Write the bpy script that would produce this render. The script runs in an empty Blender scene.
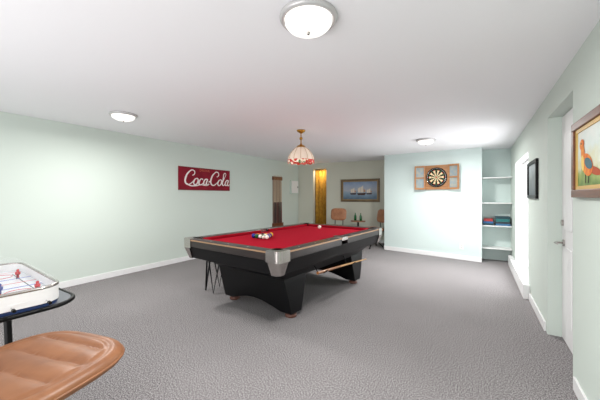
import bpy, bmesh, math, random
from mathutils import Vector, Matrix, Euler
random.seed(4)
S=bpy.context.scene
COL=S.collection
def lin(c):
    o=[]
    for v in c:
        v/=255.0
        o.append(v/12.92 if v<=0.04045 else ((v+0.055)/1.055)**2.4)
    return (o[0],o[1],o[2],1)
def mat(name,rgb,rough=0.5,metal=0,noise=0,scale=20,rgb2=None,bump=0,emis=None,es=0,coat=0,trans=0,spec=.5):
    m=bpy.data.materials.new(name); m.use_nodes=True
    nt=m.node_tree; b=nt.nodes['Principled BSDF']
    b.inputs['Base Color'].default_value=lin(rgb)
    b.inputs['Roughness'].default_value=rough
    b.inputs['Metallic'].default_value=metal
    b.inputs['Coat Weight'].default_value=coat
    b.inputs['Specular IOR Level'].default_value=spec
    b.inputs['Transmission Weight'].default_value=trans
    if emis: 
        b.inputs['Emission Color'].default_value=lin(emis); b.inputs['Emission Strength'].default_value=es
    tc=nt.nodes.new('ShaderNodeTexCoord')
    if rgb2 or bump:
        n=nt.nodes.new('ShaderNodeTexNoise'); n.inputs['Scale'].default_value=scale; n.inputs['Detail'].default_value=4
        nt.links.new(tc.outputs['Object'],n.inputs['Vector'])
        if rgb2:
            r=nt.nodes.new('ShaderNodeValToRGB'); r.color_ramp.elements[0].position=0.35; r.color_ramp.elements[1].position=0.65
            r.color_ramp.elements[0].color=lin(rgb); r.color_ramp.elements[1].color=lin(rgb2)
            nt.links.new(n.outputs['Fac'],r.inputs['Fac']); nt.links.new(r.outputs['Color'],b.inputs['Base Color'])
        if bump:
            bp=nt.nodes.new('ShaderNodeBump'); bp.inputs['Strength'].default_value=bump; bp.inputs['Distance'].default_value=0.01
            nt.links.new(n.outputs['Fac'],bp.inputs['Height']); nt.links.new(bp.outputs['Normal'],b.inputs['Normal'])
    return m
def wood(name,c1,c2,rough=0.4,scale=6,stretch=(1,8,8)):
    m=mat(name,c1,rough); nt=m.node_tree; b=nt.nodes['Principled BSDF']
    tc=nt.nodes.new('ShaderNodeTexCoord'); mp=nt.nodes.new('ShaderNodeMapping'); mp.inputs['Scale'].default_value=stretch
    n=nt.nodes.new('ShaderNodeTexNoise'); n.inputs['Scale'].default_value=scale; n.inputs['Detail'].default_value=5
    r=nt.nodes.new('ShaderNodeValToRGB'); r.color_ramp.elements[0].position=.3; r.color_ramp.elements[1].position=.7
    r.color_ramp.elements[0].color=lin(c1); r.color_ramp.elements[1].color=lin(c2)
    nt.links.new(tc.outputs['Object'],mp.inputs[0]); nt.links.new(mp.outputs[0],n.inputs['Vector']); nt.links.new(n.outputs['Fac'],r.inputs[0]); nt.links.new(r.outputs[0],b.inputs['Base Color'])
    return m
# ---------- helpers
def empty(name,loc=(0,0,0),rot=(0,0,0)):
    e=bpy.data.objects.new(name,None); COL.objects.link(e); e.location=loc; e.rotation_euler=rot; e.empty_display_size=.1
    return e
def finish(name,bm,m,parent=None,loc=(0,0,0),rot=(0,0,0),smooth=False,bevel=0,seg=2):
    me=bpy.data.meshes.new(name); bmesh.ops.recalc_face_normals(bm,faces=bm.faces[:]); bm.to_mesh(me); bm.free()
    if isinstance(m,(list,tuple)):
        for x in m: me.materials.append(x)
    else: me.materials.append(m)
    o=bpy.data.objects.new(name,me); COL.objects.link(o); o.location=loc; o.rotation_euler=rot
    if parent: o.parent=parent
    if smooth:
        for p in me.polygons: p.use_smooth=True
    if bevel:
        b=o.modifiers.new('bev','BEVEL'); b.width=bevel; b.segments=seg; b.limit_method='ANGLE'; b.angle_limit=math.radians(40)
    return o
def addbox(bm,x0,x1,y0,y1,z0,z1,mi=0):
    v=[bm.verts.new(p) for p in [(x0,y0,z0),(x1,y0,z0),(x1,y1,z0),(x0,y1,z0),(x0,y0,z1),(x1,y0,z1),(x1,y1,z1),(x0,y1,z1)]]
    for f in [(0,3,2,1),(4,5,6,7),(0,1,5,4),(1,2,6,5),(2,3,7,6),(3,0,4,7)]:
        bm.faces.new([v[i] for i in f]).material_index=mi
def box(name,b,m,parent=None,bevel=0,loc=(0,0,0),rot=(0,0,0)):
    bm=bmesh.new(); addbox(bm,*b); return finish(name,bm,m,parent,loc,rot,bevel=bevel)
def boxes(name,bs,m,parent=None,bevel=0,loc=(0,0,0),rot=(0,0,0)):
    bm=bmesh.new()
    for b in bs: addbox(bm,*b)
    return finish(name,bm,m,parent,loc,rot,bevel=bevel)
def frustum(name,b0,z0,b1,z1,m,parent,bevel=0):
    bm=bmesh.new()
    v=[bm.verts.new((sx*b0[0],sy*b0[1],z0)) for sx,sy in ((-1,-1),(1,-1),(1,1),(-1,1))]+[bm.verts.new((sx*b1[0],sy*b1[1],z1)) for sx,sy in ((-1,-1),(1,-1),(1,1),(-1,1))]
    for f in [(0,3,2,1),(4,5,6,7),(0,1,5,4),(1,2,6,5),(2,3,7,6),(3,0,4,7)]: bm.faces.new([v[i] for i in f])
    return finish(name,bm,m,parent,bevel=bevel)
def prism(name,pts,z0,z1,m,parent=None,loc=(0,0,0),rot=(0,0,0),bevel=0,smooth=False):
    bm=bmesh.new()
    a=[bm.verts.new((p[0],p[1],z0)) for p in pts]; b=[bm.verts.new((p[0],p[1],z1)) for p in pts]
    bm.faces.new(a[::-1]); bm.faces.new(b); n=len(pts)
    for i in range(n): bm.faces.new([a[i],a[(i+1)%n],b[(i+1)%n],b[i]])
    return finish(name,bm,m,parent,loc,rot,bevel=bevel,smooth=smooth)
def lathe(name,prof,m,parent=None,loc=(0,0,0),rot=(0,0,0),seg=40,smooth=True,scallop=None):
    bm=bmesh.new(); rings=[]
    for k,(r,z) in enumerate(prof):
        if r<1e-5: rings.append([bm.verts.new((0,0,z))]); continue
        ring=[]
        for i in range(seg):
            a=2*math.pi*i/seg
            dz=scallop(k,a) if scallop else 0
            ring.append(bm.verts.new((r*math.cos(a),r*math.sin(a),z+dz)))
        rings.append(ring)
    for A,B in zip(rings[:-1],rings[1:]):
        for i in range(seg):
            j=(i+1)%seg
            if len(A)==1 and len(B)==1: continue
            if len(A)==1: bm.faces.new([A[0],B[i],B[j]])
            elif len(B)==1: bm.faces.new([A[i],A[j],B[0]])
            else: bm.faces.new([A[i],A[j],B[j],B[i]])
    return finish(name,bm,m,parent,loc,rot,smooth=smooth)
def cyl(name,r,z0,z1,m,parent=None,loc=(0,0,0),rot=(0,0,0),seg=28,r2=None):
    r2=r if r2 is None else r2
    o=lathe(name,[(0,z0),(r,z0),(r,z0),(r2,z1),(r2,z1),(0,z1)],m,parent,loc,rot,seg,smooth=False)
    return o
def tube(name,pts,r,m,parent=None,cyclic=False,kind='POLY',radii=None,loc=(0,0,0),rot=(0,0,0),scale=None):
    cu=bpy.data.curves.new(name,'CURVE'); cu.dimensions='3D'; cu.bevel_depth=r; cu.bevel_resolution=3; cu.use_fill_caps=True
    if kind=='POLY':
        sp=cu.splines.new('POLY'); sp.points.add(len(pts)-1)
        for i,p in enumerate(pts): sp.points[i].co=(p[0],p[1],p[2],1); sp.points[i].radius=radii[i] if radii else 1
    else:
        sp=cu.splines.new('BEZIER'); sp.bezier_points.add(len(pts)-1)
        for i,p in enumerate(pts):
            q=sp.bezier_points[i]; q.co=p; q.handle_left_type=q.handle_right_type='AUTO'; q.radius=radii[i] if radii else 1
        sp.resolution_u=10
    sp.use_cyclic_u=cyclic
    cu.materials.append(m)
    t=bpy.data.objects.new(name+'_c',cu); COL.objects.link(t)
    bpy.context.view_layer.update()
    me=bpy.data.meshes.new_from_object(t.evaluated_get(bpy.context.evaluated_depsgraph_get()))
    bpy.data.objects.remove(t)
    for p in me.polygons: p.use_smooth=True
    o=bpy.data.objects.new(name,me); COL.objects.link(o); o.location=loc; o.rotation_euler=rot
    if scale: o.scale=scale
    if parent: o.parent=parent
    return o
def rrect(x0,x1,y0,y1,r,n=8):
    pts=[]
    for cx,cy,a0 in ((x1-r,y0+r,-90),(x1-r,y1-r,0),(x0+r,y1-r,90),(x0+r,y0+r,180)):
        for i in range(n+1):
            a=math.radians(a0+90*i/n); pts.append((cx+r*math.cos(a),cy+r*math.sin(a)))
    return pts
WALLR=math.radians(90)
# ---------- materials
M_green=mat('paint_mint',(206,216,208),.75,bump=.05,scale=150)
M_aqua=mat('paint_aqua',(207,221,218),.75,bump=.05,scale=150)
M_back=mat('paint_greige',(208,208,194),.75,bump=.05,scale=150)
M_ceil=mat('paint_ceiling',(246,245,248),.8,bump=.05,scale=120)
M_white=mat('trim_white',(234,234,234),.4)
M_black=mat('black_laminate',(9,9,11),.42,spec=.22)
M_blackm=mat('black_metal',(18,18,20),.4,.6)
M_chrome=mat('chrome',(205,205,208),.22,1)
M_silver=mat('satin_nickel',(186,180,176),.22,1)
M_brass=mat('brass',(190,140,60),.25,1)
M_bronze=mat('bronze_trim',(176,140,110),.4,.5)
M_felt=mat('red_felt',(170,14,40),.95,rgb2=(158,10,34),scale=200,spec=.1)
M_cush=mat('red_cushion',(150,8,30),.9,spec=.1)
M_rail=wood('rail_top',(34,26,26),(50,40,38),.3)
M_brown=mat('brown_vinyl',(130,84,54),.42,rgb2=(150,100,66),scale=9,bump=.1,spec=.4)
M_tan=mat('tan_vinyl',(172,118,84),.4,rgb2=(150,98,68),scale=12)
# carpet
def carpet():
    m=mat('carpet',(140,135,137),.98,spec=.1); nt=m.node_tree; b=nt.nodes['Principled BSDF']
    tc=nt.nodes.new('ShaderNodeTexCoord')
    n1=nt.nodes.new('ShaderNodeTexNoise'); n1.inputs['Scale'].default_value=115; n1.inputs['Detail'].default_value=3; n1.inputs['Roughness'].default_value=.65
    n2=nt.nodes.new('ShaderNodeTexNoise'); n2.inputs['Scale'].default_value=1.2; n2.inputs['Detail'].default_value=3
    r1=nt.nodes.new('ShaderNodeValToRGB'); e=r1.color_ramp.elements
    e[0].position=.38; e[0].color=lin((86,83,84)); e[1].position=.62; e[1].color=lin((180,176,176))
    x=r1.color_ramp.elements.new(.5); x.color=lin((137,133,134))
    mx=nt.nodes.new('ShaderNodeMix'); mx.data_type='RGBA'; mx.blend_type='MULTIPLY'; mx.inputs[0].default_value=1
    r2=nt.nodes.new('ShaderNodeValToRGB'); r2.color_ramp.elements[0].position=.3; r2.color_ramp.elements[0].color=(.90,.90,.90,1); r2.color_ramp.elements[1].position=.7; r2.color_ramp.elements[1].color=(1,1,1,1)
    nt.links.new(tc.outputs['Object'],n1.inputs['Vector']); nt.links.new(tc.outputs['Object'],n2.inputs['Vector'])
    nt.links.new(n1.outputs['Fac'],r1.inputs[0]); nt.links.new(n2.outputs['Fac'],r2.inputs[0])
    nt.links.new(r1.outputs[0],mx.inputs[6]); nt.links.new(r2.outputs[0],mx.inputs[7]); nt.links.new(mx.outputs[2],b.inputs['Base Color'])
    return m
# ---------- room
LX=-5.0; RX=.56; BY=8.05; FY=-2.2
box('floor',(LX-.15,RX+.2,FY,BY+1.0,-.1,0),carpet())
def cz(x): return 2.34-.0162*(x+5)
bm=bmesh.new()
vs=[(LX-.15,FY),(RX+.16,FY),(RX+.16,BY+1.0),(LX-.15,BY+1.0)]
a=[bm.verts.new((x,y,cz(x))) for x,y in vs]; b_=[bm.verts.new((x,y,2.6)) for x,y in vs]
bm.faces.new(a); bm.faces.new(b_)
for i in range(4): bm.faces.new([a[i],a[(i+1)%4],b_[(i+1)%4],b_[i]])
finish('ceiling',bm,M_ceil)
box('wall_left',(LX-.15,LX,FY,BY+1,0,2.36),M_green)
OX0,OX1=-4.44,-3.98
boxes('wall_back',[(LX,OX0,BY,BY+.12,0,2.35),(OX1,-1.94,BY,BY+.12,0,2.33),(OX0,OX1,BY,BY+.12,2.15,2.34)],M_back)
box('wall_hallway',(LX,-1.94,BY+.85,BY+1,0,2.35),M_back)
BA=math.atan2(-.38,2.01)
prism('wall_partition',[(-1.94,7.1),(.07,6.72),(.07,BY+.12),(-1.94,BY+.12)],0,2.3,M_aqua)
box('wall_alcove',(.07,RX,7.12,7.3,0,2.28),M_aqua)
T=.16
boxes('wall_right',[(RX,RX+T,FY,2.66,0,2.26),(RX,RX+T,2.66,3.57,2.06,2.26),(RX,RX+T,3.57,4.72,0,2.26),
  (RX,RX+T,4.72,6.2,1.88,2.26),(RX,RX+T,4.72,6.2,0,.17),(RX,RX+T,6.2,7.3,0,2.26)],M_green)
# baseboards
box('baseboard_left',(LX,LX+.015,FY,BY,0,.09),M_white,bevel=.004)
boxes('baseboard_back',[(LX+.015,OX0,BY-.015,BY,0,.09),(OX1,-1.96,BY-.015,BY,0,.09)],M_white)
L=math.hypot(2.01,.38)
box('baseboard_partition',(0,L,-.015,0,0,.09),M_white,loc=(-1.94,7.1,0),rot=(0,0,BA))
boxes('baseboard_right',[(RX-.015,RX,FY,2.62,0,.09),(RX-.015,RX,3.61,4.6,0,.09)],M_white,bevel=.003)
box('trim_window_ledge',(RX-.07,RX+.0,4.6,6.75,0,.18),M_white,bevel=.008)
# window
w=empty('window_1',(0,0,0))
boxes('frame',[(RX+.10,RX+.15,4.72,4.78,.17,1.88),(RX+.10,RX+.15,6.14,6.2,.17,1.88),(RX+.10,RX+.15,4.78,6.14,.17,.23),(RX+.10,RX+.15,4.78,6.14,1.82,1.88),(RX+.11,RX+.14,5.43,5.48,.23,1.82)],M_white,w)
boxes('jamb_liner',[(RX-.004,RX+.10,6.185,6.2,.17,1.88),(RX-.004,RX+.10,4.72,4.735,.17,1.88),(RX-.004,RX+.10,4.735,6.185,1.865,1.88),(RX-.02,RX+.10,4.735,6.185,.17,.185)],M_white,w)
# door
d=empty('door_1',(0,0,0))
boxes('slab',[(RX+.10,RX+.14,2.70,3.53,.01,2.02)],M_white,d)
boxes('raised_panels',[(RX+.09,RX+.10,2.82,3.08,.2,.85),(RX+.09,RX+.10,3.17,3.42,.2,.85),(RX+.09,RX+.10,2.82,3.08,1.0,1.85),(RX+.09,RX+.10,3.17,3.42,1.0,1.85)],M_white,d,bevel=.006)
boxes('jamb',[(RX,RX+.15,2.66,2.69,0,2.06),(RX,RX+.15,3.54,3.57,0,2.06),(RX,RX+.15,2.69,3.54,2.03,2.06)],M_green,d)
cyl('rose',.03,0,.012,M_silver,d,loc=(RX+.10,3.45,.88),rot=(0,-WALLR,0))
tube('lever',[(RX+.09,3.45,.88),(RX+.04,3.45,.88),(RX+.035,3.43,.88),(RX+.035,3.34,.885)],.009,M_silver,d)
cyl('deadbolt',.027,0,.02,M_silver,d,loc=(RX+.10,3.45,1.06),rot=(0,-WALLR,0))
# alcove shelves
sh=empty('alcove_shelf')
zs=[.28,.72,1.17,1.67]
for i,z in enumerate(zs):
    box('shelf_%d'%i,(.075,RX-.002,6.80,7.118,z-.02,z),M_white,sh,bevel=.003)
cols=[(24,60,70),(30,90,140),(150,40,40),(60,110,150),(40,50,60),(30,110,110)]
g=empty('board_game_stack')
k=0
for (x0,x1,z0) in ((.09,.27,.72),(.29,.54,.72)):
    z=z0+.001
    for j in range(4 if x0>.2 else 3):
        h=random.uniform(.035,.055); box('game_box_%d'%k,(x0+random.uniform(0,.02),x1-random.uniform(0,.02),6.85,7.08,z,z+h-.002),mat('game_box_%d'%k,cols[k%6],.5),g,bevel=.002); z+=h; k+=1
# curtain
def sheet(name,x0,x1,z0,z1,amp,waves,m,loc):
    bm=bmesh.new(); n=waves*12; A=[];B=[]
    for i in range(n+1):
        t=i/n; x=x0+(x1-x0)*t; y=amp*math.sin(t*waves*2*math.pi)
        A.append(bm.verts.new((x,y,z0))); B.append(bm.verts.new((x+.004*math.sin(t*40),y*.7,z1)))
    for i in range(n): bm.faces.new([A[i],A[i+1],B[i+1],B[i]])
    o=finish(name,bm,m,loc=loc,smooth=True); s=o.modifiers.new('s','SOLIDIFY'); s.thickness=.004; return o
sheet('gold_curtain',OX0-.1,OX1+.14,.02,2.12,.04,5,mat('gold_cloth',(196,148,50),.8,rgb2=(166,120,34),scale=14),(0,BY+.20,0))
tube('curtain_rod',[(OX0-.2,BY+.20,2.13),(OX1+.25,BY+.20,2.13)],.012,M_brass,None)
# ---------- ceiling lamps
M_dome=mat('lamp_dome',(240,238,234),.3,emis=(255,251,244),es=.95)
M_rim=mat('lamp_rim',(196,194,194),.35,.3)
def dome(x,y,es=None):
    e=empty('ceiling_light',(x,y,cz(x)-.001)); e.scale=(.92,.92,.92)
    lathe('rim',[(0,0),(.165,0),(.170,-.008),(.168,-.020),(.158,-.030),(.148,-.032),(.146,-.026)],M_rim,e,seg=56)
    lathe('glass_dome',[(.140,-.024),(.136,-.045),(.118,-.066),(.08,-.084),(.03,-.092),(0,-.093)],M_dome,e,seg=56)
    lathe('finial',[(0,-.088),(.012,-.09),(.012,-.10),(.006,-.108),(0,-.11)],M_silver,e,seg=16)
    return e
for p in ((-3.76,1.93),(-.78,1.36),(-.76,5.38)): dome(*p)
# pendant lamp
def shade_mat():
    m=mat('stained_glass',(240,232,215),.3); nt=m.node_tree; b=nt.nodes['Principled BSDF']
    tc=nt.nodes.new('ShaderNodeTexCoord'); v=nt.nodes.new('ShaderNodeTexVoronoi'); v.inputs['Scale'].default_value=30
    sx=nt.nodes.new('ShaderNodeSeparateXYZ'); nt.links.new(tc.outputs['Object'],sx.inputs[0]); nt.links.new(tc.outputs['Object'],v.inputs['Vector'])
    r=nt.nodes.new('ShaderNodeValToRGB'); r.color_ramp.interpolation='CONSTANT'
    e=r.color_ramp.elements; e[0].position=0; e[0].color=lin((190,30,24)); e[1].position=.35; e[1].color=lin((235,215,190))
    for p,c in ((.5,(60,120,60)),(.62,(200,70,40)),(.8,(245,235,215))):
        x=e.new(p); x.color=lin(c)
    sc=nt.nodes.new('ShaderNodeSeparateColor'); nt.links.new(v.outputs['Color'],sc.inputs[0]); nt.links.new(sc.outputs[0],r.inputs[0])
    lt=nt.nodes.new('ShaderNodeMath'); lt.operation='LESS_THAN'; lt.inputs[1].default_value=-.45; nt.links.new(sx.outputs[2],lt.inputs[0])
    mx=nt.nodes.new('ShaderNodeMix'); mx.data_type='RGBA'; nt.links.new(lt.outputs[0],mx.inputs[0]); mx.inputs[6].default_value=lin((232,214,196)); nt.links.new(r.outputs[0],mx.inputs[7])
    nt.links.new(mx.outputs[2],b.inputs['Base Color']); nt.links.new(mx.outputs[2],b.inputs['Emission Color']); b.inputs['Emission Strength'].default_value=.2
    return m
px,py=-2.28,3.75; pt=empty('stained_glass_pendant_lamp',(px,py,cz(px)-.001))
lathe('canopy',[(0,0),(.065,0),(.06,-.02),(.03,-.04),(.01,-.05),(0,-.05)],M_brass,pt)
tube('stem',[(0,0,-.04),(0,0,-.26)],.008,M_brass,pt)
lathe('stem_ball',[(0,-.10),(.02,-.11),(.024,-.125),(.02,-.14),(0,-.15)],M_brass,pt,seg=20)
lathe('cap',[(.01,-.2),(.02,-.22),(.055,-.235),(.075,-.26),(.08,-.27)],M_brass,pt)
lathe('shade',[(.07,-.26),(.11,-.285),(.155,-.34),(.185,-.39),(.2,-.45),(.205,-.49)],shade_mat(),pt,seg=72,scallop=lambda k,a:(-.015*abs(math.sin(a*6)) if k==5 else 0))
for i in range(12):
    a=i*math.pi/6
    tube('lead_%d'%i,[(r*math.cos(a),r*math.sin(a),z) for r,z in ((.072,-.26),(.112,-.285),(.157,-.34),(.187,-.39),(.202,-.45))],.0022,M_brass,pt)
lathe('bulb',[(0,-.32),(.03,-.34),(.035,-.38),(.02,-.42),(0,-.43)],M_dome,pt,seg=20)
# ---------- pool table
PR=math.radians(-5); pool=empty('pool_table',(-2.12,3.37,0),(0,0,PR))
HW,HL=.74,1.235
box('slate_bed',(-.64,.64,-1.135,1.135,.71,.765),M_felt,pool)
frustum('apron',(HW-.05,HL-.05),.575,(HW-.005,HL-.005),.712,M_black,pool,bevel=.004)
frustum('cabinet',(.50,.86),.42,(.62,1.08),.576,M_black,pool,bevel=.004)
for sx in (-1,1):
    for y0,y1 in ((-1.10,-.075),(.075,1.10)):
        xs=sorted((sx*.625,sx*HW)); box('rail_long',(xs[0],xs[1],y0,y1,.712,.80),M_rail,pool,bevel=.006)
        xs=sorted((sx*.575,sx*.625)); box('cushion_long',(xs[0],xs[1],y0+.03,y1-.02,.765,.796),M_cush,pool,bevel=.008)
        xs=sorted((sx*(HW+.001),sx*(HW+.006))); box('trim_strip',(xs[0],xs[1],y0,y1,.782,.797),M_bronze,pool)
    xs=sorted((sx*.63,sx*(HW+.008))); box('side_pocket_plate',(xs[0],xs[1],-.075,.075,.76,.803),M_silver,pool,bevel=.006)
    lathe('side_pocket',[(0,.80),(.05,.8045),(.055,.80)],M_black,pool,loc=(sx*.635,0,0),seg=24)
for sy in (-1,1):
    ys=sorted((sy*1.12,sy*HL)); box('rail_short',(-.60,.60,ys[0],ys[1],.712,.80),M_rail,pool,bevel=.006)
    ys=sorted((sy*1.07,sy*1.12)); box('cushion_short',(-.56,.56,ys[0],ys[1],.765,.796),M_cush,pool,bevel=.008)
    ys=sorted((sy*(HL+.001),sy*(HL+.006))); box('trim_strip',(-.6,.6,ys[0],ys[1],.782,.797),M_bronze,pool)
def corner(sx,sy):
    X,Y=HW+.01,HL+.01; r=.05
    o=[(HW-.15,Y)]
    for i in range(7):
        a=math.radians(90-15*i); o.append((X-r+r*math.cos(a),Y-r+r*math.sin(a)))
    o.append((X,HL-.15)); o.append((HW-.115,HL-.15))
    cx,cy=HW-.115,HL-.115
    for i in range(13):
        a=math.radians(-60+17.5*i)
        o.append((cx+.058*math.cos(a),cy+.058*math.sin(a)))
    o.append((HW-.15,HL-.115))
    pts=[(sx*p[0],sy*p[1]) for p in o]
    prism('corner_casting',pts,.700,.806,M_silver,pool)
    bm=bmesh.new(); tops=[];bots=[]
    for (x,y) in ((HW-.13,HL+.002),(HW-.03,HL+.002),(HW+.002,HL-.03),(HW+.002,HL-.13)):
        tops.append(bm.verts.new((sx*x,sy*y,.702)))
    for (x,y) in ((HW-.12,HL-.04),(HW-.07,HL-.04),(HW-.04,HL-.07),(HW-.04,HL-.12)):
        bots.append(bm.verts.new((sx*x,sy*y,.575)))
    for i in range(3): bm.faces.new([tops[i],tops[i+1],bots[i+1],bots[i]])
    oo=finish('corner_cap',bm,M_silver,pool); s=oo.modifiers.new('s','SOLIDIFY'); s.thickness=.012; s.offset=0
    lathe('corner_pocket',[(0,.768),(.056,.769),(.06,.80),(.062,.802)],M_black,pool,loc=(sx*cx,sy*cy,0),seg=24)
for sx in (-1,1):
    for sy in (-1,1): corner(sx,sy)
bmx=bmesh.new()
for sx in (-1,1):
    for i in (-3,-2,-1,1,2,3):
        x,y=sx*.69,i*.29
        v=[bmx.verts.new((x+dx,y+dy,.8012)) for dx,dy in ((.01,0),(0,.014),(-.01,0),(0,-.014))]; bmx.faces.new(v)
for sy in (-1,1):
    for i in (-1,0,1):
        x,y=i*.29,sy*1.18
        v=[bmx.verts.new((x+dx,y+dy,.8012)) for dx,dy in ((.014,0),(0,.01),(-.014,0),(0,-.01))]; bmx.faces.new(v)
finish('diamonds',bmx,M_white,pool)
M_foot=mat('foot_wood',(100,62,50),.4)
def pedestal(y):
    prof=[(-.50,.576),(.50,.576),(.52,.40),(.53,.20),(.53,.055),(.38,.055),(.28,.09),(.12,.13),(0,.14),(-.12,.13),(-.28,.09),(-.38,.055),(-.53,.055),(-.53,.20),(-.52,.40)]
    bm=bmesh.new()
    A=[bm.verts.new((x,-(.075+.16*z/.57),z)) for x,z in prof]; B=[bm.verts.new((x,(.075+.16*z/.57),z)) for x,z in prof]
    bm.faces.new(A); bm.faces.new(B[::-1]); n=len(prof)
    for i in range(n): bm.faces.new([A[i],A[(i+1)%n],B[(i+1)%n],B[i]])
    finish('pedestal',bm,M_black,pool,loc=(0,y,0),bevel=.006)
    for sx in (-1,1):
        lathe('leveler_foot',[(0,0),(.062,0),(.066,.02),(.05,.04),(.025,.045),(.025,.056),(0,.056)],M_foot,pool,loc=(sx*.455,y,0),seg=28)
pedestal(-.70); pedestal(.80)
box('ball_box_window',(.62,.70,-.35,-.05,.595,.66),M_blackm,pool,bevel=.004)
# cue on hooks
cue=empty('pool_cue',(0,0,0)); 
def pc(x,y,z): 
    v=Matrix.Rotation(PR,3,'Z')@Vector((x,y,0)); return (v.x-2.12,v.y+3.37,z)
M_cue=wood('cue_wood',(190,140,80),(206,160,104),.3)
tube('butt',[pc(.70,-.55,.47),pc(.70,-.05,.445)],.016,mat('cue_butt',(150,96,52),.3),cue,radii=[1,.8])
tube('shaft',[pc(.70,-.05,.445),pc(.70,.72,.40)],.0128,M_cue,cue,radii=[1,.5])
for y,z in ((-.40,.463),(.3,.425)):
    tube('cue_hook',[(.56,y,.5),(.60,y,z-.02),(.69,y,z-.022),(.735,y,z+.01)],.006,M_blackm,pool)
# balls
balls=empty('billiard_balls',(-2.31,2.92,0),(0,0,PR))
bc=[(230,190,20),(20,40,150),(190,20,20),(70,20,110),(230,110,20),(10,90,40),(110,20,20),(15,15,15)]
M_b=[mat('ball_%d'%i,c,.12,coat=.5) for i,c in enumerate(bc)]
def ball(nm,x,y,z,m,par,strip=False):
    bm=bmesh.new(); bmesh.ops.create_uvsphere(bm,u_segments=20,v_segments=12,radius=.0286)
    if strip:
        for f in bm.faces:
            if abs(f.calc_center_median().z)>.016: f.material_index=1
    return finish(nm,bm,m,par,loc=(x,y,z),rot=(random.random()*3,random.random()*3,0),smooth=True)
M_cueb=mat('ball_white',(240,236,225),.12,coat=.5)
k=0; order=list(range(15)); random.shuffle(order)
for r in range(5):
    for c in range(r+1):
        b=order[k]; ball('ball_%d'%(b+1),(c-r/2)*.0575,.11-r*.05,.7945,[M_b[b%8],M_cueb],balls,b>7); k+=1
cb=ball('cue_ball',-2.2,4.2,.7945,[M_cueb],None)
# ---------- stool with V legs beside table
fs=empty('metal_stool',(-3.06,2.80,0),(0,0,.2))
lathe('seat',[(0,.42),(.13,.42),(.145,.435),(.145,.455),(.13,.47),(0,.475)],M_black,fs)
for a in (0,90,180,270):
    a=math.radians(a+20); c,s_=math.cos(a),math.sin(a); e=.10
    tube('leg',[( .11*c-e*s_*.7,.11*s_+e*c*.7,.425),(.15*c,.15*s_,.012),(.11*c+e*s_*.7,.11*s_-e*c*.7,.425)],.011,M_blackm,fs)
# ---------- wall decor
sign=empty('vintage_soda_sign',(LX+.001,4.275,1.655),(WALLR,0,WALLR))
M_signred=mat('sign_red',(142,22,44),.6,rgb2=(122,18,36),scale=6,spec=.2); M_let=mat('sign_letter',(236,228,226),.6)
box('panel',(-.685,.685,-.235,.235,0,.02),M_signred,sign,bevel=.003)
boxes('border',[(-.675,.675,.218,.224,.02,.022),(-.675,.675,-.224,-.218,.02,.022)],mat('sign_border',(90,8,20),.5),sign)
def stroke(pts,ox,oy,sx,sy,rad,cyc=False):
    P=[(ox+sx*(p[0]+.22*p[1]),oy+sy*p[1],0) for p in pts]
    tube('letter',P,.0125,M_let,sign,kind='BEZIER',radii=rad,cyclic=cyc,loc=(0,0,.021),scale=(1,1,.15))
C=[(.62,.62),(.74,.66),(.78,.86),(.58,.98),(.28,.84),(.08,.48),(.12,.12),(.36,-.02),(.66,.10),(.9,.34)]
CR=[.6,.8,1,.8,1.1,1.6,1.5,1,.8,.6]
o_=[(.25,.5),(.06,.28),(.12,.02),(.3,-.01),(.45,.22),(.4,.46)]; oR=[.8,1.3,1.1,.9,1.3,1]
c_=[(.42,.42),(.28,.5),(.08,.28),(.12,.02),(.3,-.01),(.52,.16)]; cR=[1,.8,1.4,1.2,.8,.6]
a_=[(.4,.46),(.22,.48),(.06,.25),(.12,.02),(.26,.03),(.4,.4)]; at=[(.42,.48),(.36,.12),(.46,0),(.62,.12)]
l_=[(.02,.1),(.24,.6),(.3,.95),(.18,.98),(.1,.5),(.12,.05),(.24,0),(.4,.14)]; lR=[.5,.6,.7,.8,1.3,1.3,.8,.6]
sx_,sy_=.25,.25
x0=-.57;y0=-.115
def word(x,first):
    stroke(C,x,y0,.27,.30,CR); x+=.215
    stroke(o_,x,y0,sx_,sy_,oR,True); x+=.13
    if first: stroke(c_,x,y0,sx_,sy_,cR); x+=.125
    else: stroke(l_,x,y0,sx_,sy_*1.15,lR); x+=.09
    stroke(a_,x,y0,sx_,sy_,[1,1,1.3,1,.8,.8]); stroke(at,x,y0,sx_,sy_,[1.2,1.3,.9,.5]); x+=.14
    return x
x=word(x0,True)
stroke([(0,.25),(.12,.28),(.26,.24)],x,y0,.22,.25,[.7,1.2,.7]); x+=.04
word(x,False)
stroke([(.3,.0),(.5,-.16),(1.1,-.22),(1.7,-.10),(2.3,-.16),(2.6,-.05)],x0,y0+.02,.25,.22,[.6,.9,1.0,.8,.6,.3])
cu=bpy.data.curves.new('d','FONT'); cu.body='DRINK'; cu.size=.075; cu.extrude=.001; cu.align_x='CENTER'; cu.space_character=1.3
t=bpy.data.objects.new('t',cu); COL.objects.link(t); bpy.context.view_layer.update()
me=bpy.data.meshes.new_from_object(t.evaluated_get(bpy.context.evaluated_depsgraph_get())); bpy.data.objects.remove(t)
me.materials.clear(); me.materials.append(mat('sign_gold',(190,90,60),.6)); o=bpy.data.objects.new('small_text',me); COL.objects.link(o); o.parent=sign; o.location=(-.05,.16,.022)
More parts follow.
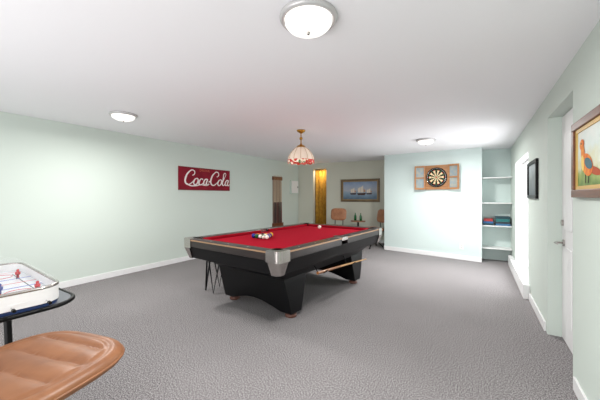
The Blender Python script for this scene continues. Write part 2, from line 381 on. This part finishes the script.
# cue rack
rk=empty('cue_rack',(LX+.001,6.855,0),(WALLR,0,WALLR))
M_rackw=wood('rack_wood',(92,50,30),(120,70,44),.4)
box('top_bar',(-.225,.225,1.76,1.86,0,.05),M_rackw,rk,bevel=.006)
box('bottom_bar',(-.225,.225,.42,.52,0,.09),M_rackw,rk,bevel=.006)
box('back_board',(-.2,.2,.52,1.76,0,.012),mat('rack_back',(160,140,124),.6),rk)
for i in range(6):
    x=-.18+.072*i
    tube('cue_shaft',[(x,1.12,.045),(x,1.90,.045)],.011,mat('shaft',(200,178,150),.4),rk,radii=[1,.5])
    tube('cue_butt',[(x,.521,.045),(x,1.12,.045)],.017,mat('butt%d'%i,[(70,26,20),(40,20,18),(96,34,26)][i%3],.35),rk,radii=[1,.7])
# breaker panel
fp=empty('wall_breaker_box',(LX-.002,7.77,1.585),(WALLR,0,WALLR))
box('cabinet',(-.22,.22,-.22,.22,0,.05),mat('panel_paint',(200,212,204),.5),fp,bevel=.006)
box('panel_door',(-.19,.19,-.19,.19,.05,.058),M_white,fp,bevel=.003); box('latch',(.14,.17,-.02,.02,.058,.066),M_blackm,fp)
# painting helper
def framed(name,loc,rz,w,h,fw,fm,cm,liner=None,depth=.03):
    e=empty(name,loc,(WALLR,0,rz))
    W,H=w/2,h/2
    boxes('frame',[(-W,W,H-fw,H,0,depth),(-W,W,-H,-H+fw,0,depth),(-W,-W+fw,-H+fw,H-fw,0,depth),(W-fw,W,-H+fw,H-fw,0,depth)],fm,e,bevel=.005)
    i=fw
    if liner:
        lw=.022
        boxes('liner',[(-W+i,W-i,H-i-lw,H-i,0,depth*.6),(-W+i,W-i,-H+i,-H+i+lw,0,depth*.6),(-W+i,-W+i+lw,-H+i+lw,H-i-lw,0,depth*.6),(W-i-lw,W-i,-H+i+lw,H-i-lw,0,depth*.6)],liner,e)
        i+=lw
    box('canvas',(-W+i,W-i,-H+i,H-i,0,depth*.35),cm,e)
    return e
def canvas(name,stops,noise=.25,scale=4,axis='Y',lo=-.3,hi=.3):
    m=mat(name,(100,100,100),.6); nt=m.node_tree; b=nt.nodes['Principled BSDF']
    tc=nt.nodes.new('ShaderNodeTexCoord'); sx=nt.nodes.new('ShaderNodeSeparateXYZ'); nt.links.new(tc.outputs['Object'],sx.inputs[0])
    n=nt.nodes.new('ShaderNodeTexNoise'); n.inputs['Scale'].default_value=scale; n.inputs['Detail'].default_value=6; nt.links.new(tc.outputs['Object'],n.inputs['Vector'])
    mr=nt.nodes.new('ShaderNodeMapRange'); mr.inputs[1].default_value=lo; mr.inputs[2].default_value=hi; nt.links.new(sx.outputs[axis],mr.inputs[0])
    ma=nt.nodes.new('ShaderNodeMath'); ma.operation='MULTIPLY_ADD'; ma.inputs[1].default_value=noise; nt.links.new(n.outputs['Fac'],ma.inputs[0]); nt.links.new(mr.outputs[0],ma.inputs[2])
    sb=nt.nodes.new('ShaderNodeMath'); sb.operation='SUBTRACT'; sb.inputs[1].default_value=noise/2; nt.links.new(ma.outputs[0],sb.inputs[0])
    r=nt.nodes.new('ShaderNodeValToRGB'); e=r.color_ramp.elements
    e[0].position=stops[0][0]; e[0].color=lin(stops[0][1]); e[1].position=stops[-1][0]; e[1].color=lin(stops[-1][1])
    for p,c in stops[1:-1]: x=e.new(p); x.color=lin(c)
    nt.links.new(sb.outputs[0],r.inputs[0]); nt.links.new(r.outputs[0],b.inputs['Base Color']); return m
sea=canvas('sea_paint',[(0,(60,84,110)),(.25,(120,146,168)),(.45,(150,168,186)),(.5,(176,180,190)),(.75,(150,165,190)),(1,(110,135,170))],.3,7)
pn=framed('ship_painting',(-2.905,BY-.001,1.46),0,1.17,.66,.055,wood('dark_frame',(90,70,46),(120,96,64)),sea,mat('gold_liner',(150,125,80),.4,.4))
M_sail=mat('sail_paint',(226,214,196),.7); M_hull=mat('hull_paint',(70,50,44),.7)
def flat(name,pts,z,m,par): return prism(name,pts,z,z+.001,m,par)
for ox,sc in ((-.2,.8),(.05,1.1),(.28,.7)):
    q=lambda L:[(ox+sc*a,-.08+sc*b) for a,b in L]
    flat('hull',q([(-.12,0),(-.09,-.05),(.09,-.05),(.13,.01)]),.0115,M_hull,pn)
    flat('sail',q([(-.09,.02),(-.1,.12),(-.03,.16),(-.02,.02)]),.0118,M_sail,pn)
    flat('sail',q([(-.01,.02),(-.02,.15),(.05,.2),(.05,.02)]),.0121,M_sail,pn)
    flat('sail',q([(.06,.02),(.06,.13),(.12,.05)]),.0124,mat('sail2',(196,150,110),.7),pn)
pk=framed('black_framed_picture',(RX-.001,4.34,1.49),-WALLR,.66,.44,.04,M_black,canvas('muted_paint',[(0,(60,70,80)),(.5,(120,130,130)),(1,(190,200,205))],.5,6),None,.025)
dp=framed('animal_painting',(RX-.001,2.27,1.53),-WALLR,.64,.48,.05,wood('oak_frame',(84,46,26),(116,68,38)),canvas('meadow_paint',[(0,(96,128,60)),(.25,(150,170,90)),(.42,(214,214,180)),(.7,(214,226,220)),(1,(226,230,224))],.8,10,'Y',-.18,.18),mat('cream_liner',(206,170,100),.5))
M_or=mat('animal_orange',(232,150,50),.7,rgb2=(214,96,36),scale=40)
def ell(cx,cy,rx,ry,rot=0,n=28):
    c,s=math.cos(rot),math.sin(rot)
    return [(cx+rx*math.cos(t)*c-ry*math.sin(t)*s,cy+rx*math.cos(t)*s+ry*math.sin(t)*c) for t in [2*math.pi*i/n for i in range(n)]]
flat('animal_body',ell(-.06,-.045,.105,.062,-.35),.0125,M_or,dp)
flat('animal_neck',ell(-.135,.02,.034,.07,.25),.0128,M_or,dp)
flat('animal_head',ell(-.155,.085,.040,.032,.2),.0131,M_or,dp)
flat('animal_tail',ell(.07,-.09,.10,.022,-.2),.0122,mat('tail_rust',(176,74,30),.7),dp)
flat('animal_breast',ell(-.135,-.03,.026,.05,.3),.0137,mat('breast_yellow',(240,206,110),.7),dp)
flat('animal_wing',ell(-.03,-.04,.07,.03,-.3),.0139,mat('wing_teal',(70,110,120),.7),dp)
flat('animal_eye',ell(-.165,.092,.006,.006),.0141,M_black,dp)
for x in (-.09,-.04): flat('animal_leg',[(x,-.09),(x+.008,-.09),(x+.006,-.155),(x-.002,-.155)],.0124,M_hull,dp)
# dartboard cabinet
def onwall(x): return 7.1-.189*(x+1.94)
db=empty('dartboard_cabinet',(-.74,onwall(-.74)-.002,1.70),(WALLR,0,BA)); db.scale=(.93,.93,1)
M_oak=wood('cabinet_oak',(140,94,56),(168,120,76),.45); 
box('cabinet_back',(-.25,.25,-.28,.28,0,.05),M_oak,db,bevel=.004)
M_chalk=mat('door_inner',(120,140,150),.5,rgb2=(150,150,140),scale=14)
for s in (-1,1):
    dr=empty('door',(s*.25,0,.05)); dr.parent=db; dr.rotation_euler=(0,-s*.18,0)
    xs=sorted((0,s*.235)); 
    boxes('door_frame',[(xs[0],xs[1],.24,.28,0,.03),(xs[0],xs[1],-.28,-.24,0,.03),(xs[0],xs[0]+.03,-.24,.24,0,.03),(xs[1]-.03,xs[1],-.24,.24,0,.03),(xs[0]+.03,xs[1]-.03,-.02,.01,0,.03)],M_oak,dr)
    box('door_panel',(xs[0]+.03,xs[1]-.03,-.24,.24,0,.01),M_chalk,dr)
M_d=[mat('dart_black',(30,30,28),.9,spec=.1),mat('dart_cream',(204,190,150),.8),mat('dart_red',(170,30,26),.8),mat('dart_green',(26,96,50),.8)]
bm=bmesh.new(); rr=[.016,.095,.107,.155,.168,.222]
z=.075
def ringseg(r0,r1,a0,a1,mi):
    P=[]
    for r,aa in ((r0,(a0,(a0+a1)/2,a1)),(r1,(a1,(a0+a1)/2,a0))):
        for a in aa: P.append(bm.verts.new((r*math.cos(a),r*math.sin(a),z)))
    bm.faces.new(P).material_index=mi
for i in range(20):
    a0=math.radians(i*18-9);a1=a0+math.radians(18); o2=i%2
    for k2,(ra,rb) in enumerate(zip(rr[:-2],rr[1:-1])):
        ringseg(ra,rb,a0,a1,(1-o2) if k2 in (0,2) else (2+o2))
    ringseg(rr[-2],rr[-1],a0,a1,0)
for i in range(20): 
    a0=math.radians(i*18);a1=a0+math.radians(18); P=[bm.verts.new((0,0,z)),bm.verts.new((.016*math.cos(a0),.016*math.sin(a0),z)),bm.verts.new((.016*math.cos(a1),.016*math.sin(a1),z))]; bm.faces.new(P).material_index=2
finish('board_face',bm,M_d,db)
lathe('board_body',[(0,.05),(.225,.05),(.225,.074),(0,.074)],M_d[0],db,smooth=False)
tube('number_ring',[(.2*math.cos(math.radians(a*10)),.2*math.sin(math.radians(a*10)),.078) for a in range(36)],.003,M_chrome,db,cyclic=True)
for nm,loc,rz in (('wall_outlet',(-.28,onwall(-.28)-.001,.27),BA),('wall_outlet',(LX+.001,5.9,.32),WALLR)):
    e=empty(nm,loc,(WALLR,0,rz)); box('plate',(-.036,.036,-.058,.058,0,.006),M_white,e,bevel=.002)
    boxes('sockets',[(-.015,.015,.012,.04,.006,.008),(-.015,.015,-.04,-.012,.006,.008)],mat('socket',(205,205,200),.4),e)
# ---------- swivel chairs
def ribpad(name,w,d_,t,m,par,loc,rot,ribs=5,n=64,sag=.0,pw=4.0,across=False):
    bm=bmesh.new(); grid={}
    def se(u,v):
        r=(abs(u)**pw+abs(v)**pw)**(1/pw); m_=max(abs(u),abs(v))
        k=m_/r if r>0 else 1
        return u*k,v*k,m_
    for side in (1,-1):
        for i in range(n+1):
            for j in range(n+1):
                u=-1+2*i/n; v=-1+2*j/n; a,b,m_=se(u,v)
                edge=max(0,min(1,(.80-m_)/.08))
                h=t/2*math.sqrt(max(0,1-m_**5))
                z=side*h
                if side>0:
                    q=b if across else a
                    z-=.018*(1-abs(math.sin(ribs*math.pi*(q+1)/2))**.45)*edge
                    z-=.008*math.exp(-((m_-.82)/.03)**2)
                    z+= -sag*(1-m_*m_)
                if side==-1 and (i in (0,n) or j in (0,n)): grid[(side,i,j)]=grid[(1,i,j)]; continue
                grid[(side,i,j)]=bm.verts.new((a*w/2,b*d_/2,z))
    for side in (1,-1):
        for i in range(n):
            for j in range(n):
                f=[grid[(side,i,j)],grid[(side,i+1,j)],grid[(side,i+1,j+1)],grid[(side,i,j+1)]]
                try: bm.faces.new(f if side>0 else f[::-1])
                except: pass
    return finish(name,bm,m,par,loc,rot,smooth=True)
def swivel_chair(loc,rz,seat_z,vinyl,back_h,w=.5,across=False,pw=4.0,t=.12):
    c=empty('swivel_chair',loc,(0,0,rz))   # faces local +Y
    ribpad('seat',w,w*.98,t,vinyl,c,(0,0,seat_z-t/2),(0,0,0),5,sag=.012,across=across,pw=pw)
    e=2/pw
    tube('piping',[(w*.495*x,w*.485*y,seat_z-t/2) for x,y in [(math.copysign(abs(math.cos(a))**e,math.cos(a)),math.copysign(abs(math.sin(a))**e,math.sin(a))) for a in [i*math.pi/24 for i in range(48)]]],.006,vinyl,c,cyclic=True)
    ribpad('backrest',w*.92,back_h,.07,vinyl,c,(0,-w*.50,seat_z+.10+back_h/2),(math.radians(98),0,0),5)
    for s in (-1,1): tube('back_bracket',[(s*.12,-w*.2,seat_z-.12),(s*.12,-w*.54,seat_z-.1),(s*.12,-w*.58,seat_z+.2)],.011,M_blackm,c)
    cyl('seat_plate',.13,seat_z-.135,seat_z-.115,M_blackm,c)
    cyl('column',.028,.12,seat_z-.12,M_blackm,c)
    for k in range(4):
        a=math.radians(45+90*k); tube('leg',[(.02*math.cos(a),.02*math.sin(a),.17),(.14*math.cos(a),.14*math.sin(a),.13),(.27*math.cos(a),.27*math.sin(a),.02)],.014,M_blackm,c)
        lathe('glide',[(0,0),(.02,0),(.02,.012),(0,.02)],M_black,c,loc=(.27*math.cos(a),.27*math.sin(a),0),seg=14)
swivel_chair((-1.55,.42,0),math.radians(14),.645,M_brown,.3,.60,True,3.2,.10)
swivel_chair((-3.33,7.22,0),math.radians(178),.52,M_tan,.34,.52)
swivel_chair((-2.26,7.24,0),math.radians(135),.52,M_tan,.34,.48)
# side table with bottles
st=empty('side_table',(-2.80,7.62,0))
cyl('top',.20,.60,.625,wood('side_top',(120,80,50),(150,104,70)),st); cyl('post',.025,.03,.60,M_blackm,st); cyl('base',.16,0,.03,M_blackm,st)
M_gl=mat('green_glass',(16,96,50),.1,coat=.5)
for dx,dy in ((-.08,0),(.09,-.04)):
    lathe('green_bottle',[(0,0),(.033,0),(.034,.11),(.028,.135),(.013,.16),(.012,.21),(0,.21)],M_gl,None,loc=(-2.80+dx,7.62+dy,.626),seg=20)
# ---------- game table + table hockey
gt=empty('game_table')
prism('top',rrect(-3.05,-1.98,-.25,.77,.14),.69,.705,mat('table_grey',(112,116,124),.4),gt)
pp=rrect(-3.06,-1.97,-.26,.78,.15)
tube('edge_band',[(x,y,.697) for x,y in pp],.012,M_black,gt,cyclic=True)
for x,y in ((-2.22,.52),(-2.85,.52),(-2.22,-.05),(-2.85,-.05)):
    tube('leg',[(x,y,.69),(x*1.0+(.02 if x>-2.5 else -.02),y+.02,.0)],.017,M_black,gt)
boxes('apron',[(-2.85,-2.22,.51,.53,.63,.69),(-2.85,-2.22,-.06,-.04,.63,.69),(-2.23,-2.21,-.05,.52,.63,.69)],M_black,gt)
hk=empty('table_hockey_game',(-2.45,.45,.706),(0,0,math.radians(-4)))
hw,hl=.46,.27
M_ice=mat('ice_white',(228,232,236),.25); M_navy=mat('navy_plastic',(26,50,96),.4)
prism('base',rrect(-hw,hw,-hl,hl,.10),0,.045,M_navy,hk)
prism('rink_skirt',rrect(-hw-.006,hw+.006,-hl-.006,hl+.006,.105),.02,.05,M_white,hk)
prism('ice',rrect(-hw+.01,hw-.01,-hl+.01,hl-.01,.1),.05,.055,M_ice,hk)
bm=bmesh.new(); O=rrect(-hw-.004,hw+.004,-hl-.004,hl+.004,.10); I=rrect(-hw+.012,hw-.012,-hl+.012,hl-.012,.09)
n=len(O); V=[[bm.verts.new((p[0],p[1],z)) for p in P] for P,z in ((O,.05),(O,.10),(I,.10),(I,.055))]
for a in range(3):
    for i in range(n):
        j=(i+1)%n; bm.faces.new([V[a][i],V[a][j],V[a+1][j],V[a+1][i]])
finish('boards',bm,M_white,hk,smooth=False)
tube('silver_rim',[(x,y,.102) for x,y in rrect(-hw+.002,hw-.002,-hl+.002,hl-.002,.095)],.009,M_silver,hk,cyclic=True)
# clear dome
M_clear=bpy.data.materials.new('clear_acrylic'); M_clear.use_nodes=True; nb=M_clear.node_tree.nodes['Principled BSDF']; nb.inputs['Alpha'].default_value=.07; nb.inputs['Roughness'].default_value=.08; nb.inputs['Base Color'].default_value=(.9,.93,.96,1)
bm=bmesh.new(); prev=None
for zz,ins in ((.104,.004),(.135,.010),(.155,.03),(.166,.07),(.171,.13)):
    P=rrect(-hw+ins,hw-ins,-hl+ins,hl-ins,max(.02,.095-ins*.3)); ring=[bm.verts.new((p[0],p[1],zz)) for p in P]
    if prev:
        for i in range(n): j=(i+1)%n; bm.faces.new([prev[i],prev[j],ring[j],ring[i]])
    prev=ring
bm.faces.new(prev)
finish('clear_dome',bm,M_clear,hk,smooth=True)
M_rl=mat('line_red',(200,30,40),.4); M_bl=mat('line_blue',(30,70,180),.4)
boxes('red_lines',[(-.004,.004,-hl+.013,hl-.013,.0552,.056),(.36,.364,-hl+.03,hl-.03,.0552,.056),(-.364,-.36,-hl+.03,hl-.03,.0552,.056)],M_rl,hk)
boxes('blue_lines',[(.12,.132,-hl+.013,hl-.013,.0552,.056),(-.132,-.12,-hl+.013,hl-.013,.0552,.056)],M_bl,hk)
for x,y in ((.25,.13),(.25,-.13),(-.25,.13),(-.25,-.13),(0,0)):
    tube('face_off_circle',[(x+.06*math.cos(a*math.pi/12),y+.06*math.sin(a*math.pi/12),.056) for a in range(24)],.0018,M_rl,hk,cyclic=True)
boxes('player_slots',[(-.3,.3,-.20,-.195,.0552,.0558),(-.3,.3,.195,.20,.0552,.0558),(.14,.34,.06,.065,.0552,.0558),(.14,.34,-.065,-.06,.0552,.0558)],M_black,hk)
for i,(x,y) in enumerate(((.30,.198),(.2,.062),(.22,-.062),(.1,-.198),(-.15,.198),(-.1,-.1),(.05,.02),(.38,.0))):
    m1=mat('jersey_%d'%i,[(190,30,36),(30,50,130)][i%2],.5)
    lathe('player',[(0,0),(.008,0),(.007,.015),(.013,.022),(.014,.036),(.006,.04),(.008,.046),(.006,.054),(0,.056)],m1,hk,loc=(x,y,.056),seg=12)
    tube('player_stick',[(x+.008,y,.085),(x+.03,y-.012,.058),(x+.04,y-.012,.058)],.002,M_black,hk)
for s in (-1,1):
    tube('goal',[(s*.37,-.04,.056),(s*.37,-.04,.09),(s*.37,.04,.09),(s*.37,.04,.056)],.003,M_rl,hk)
    box('goal_net',tuple(sorted((s*.372,s*.41)))+(-.038,.038,.056,.085),M_white,hk)
for y in (-.198,-.062,.062,.198):
    tube('rod',[(hw,y,.035),(hw+.05,y,.035)],.003,M_chrome,hk); tube('knob',[(hw+.05,y,.035),(hw+.075,y,.035)],.008,M_black,hk)
# ---------- lighting
wd=bpy.data.worlds.new('world'); S.world=wd; wd.use_nodes=True; bg=wd.node_tree.nodes['Background']
bg.inputs[0].default_value=(.99,.995,1,1); bg.inputs[1].default_value=1.4
def area(name,loc,rot,sx,sy,e,col=(1,1,1),shape='RECTANGLE'):
    l=bpy.data.lights.new(name,'AREA'); l.shape=shape; l.size=sx
    if shape=='RECTANGLE': l.size_y=sy
    l.energy=e; l.color=col
    o=bpy.data.objects.new(name,l); COL.objects.link(o); o.location=loc; o.rotation_euler=rot; return o
for i,(x,y) in enumerate(((-3.76,1.93),(-.78,1.36),(-.76,5.38))):
    area('lamp_light',(x,y,cz(x)-.125),(0,0,0),.26,.26,(36,36,60)[i],(1,.985,.96),'DISK')
area('window_daylight',(RX+.5,5.46,1.1),(0,math.radians(90),0),1.6,1.4,55,(.96,.98,1))
area('added_ceiling_fill',(-1.8,-1.4,.6),(math.radians(118),0,math.radians(8)),3.0,1.2,66,(1,1,1))  # added soft fill behind the camera, aimed up and forward to brighten the ceiling
area('hall_lamp',(-4.2,BY+.06,2.12),(math.radians(20),0,0),.3,.08,2.5,(1,.88,.66))
S.view_settings.view_transform='Standard'
# ---------- camera
cd=bpy.data.cameras.new('cam'); cd.lens=17.4; cd.sensor_width=36; cd.shift_y=-4/600; cd.clip_start=.02
co=bpy.data.objects.new('camera',cd); COL.objects.link(co); co.location=(0,0,1.30); co.rotation_euler=(math.radians(90),0,math.radians(31.5)); S.camera=co
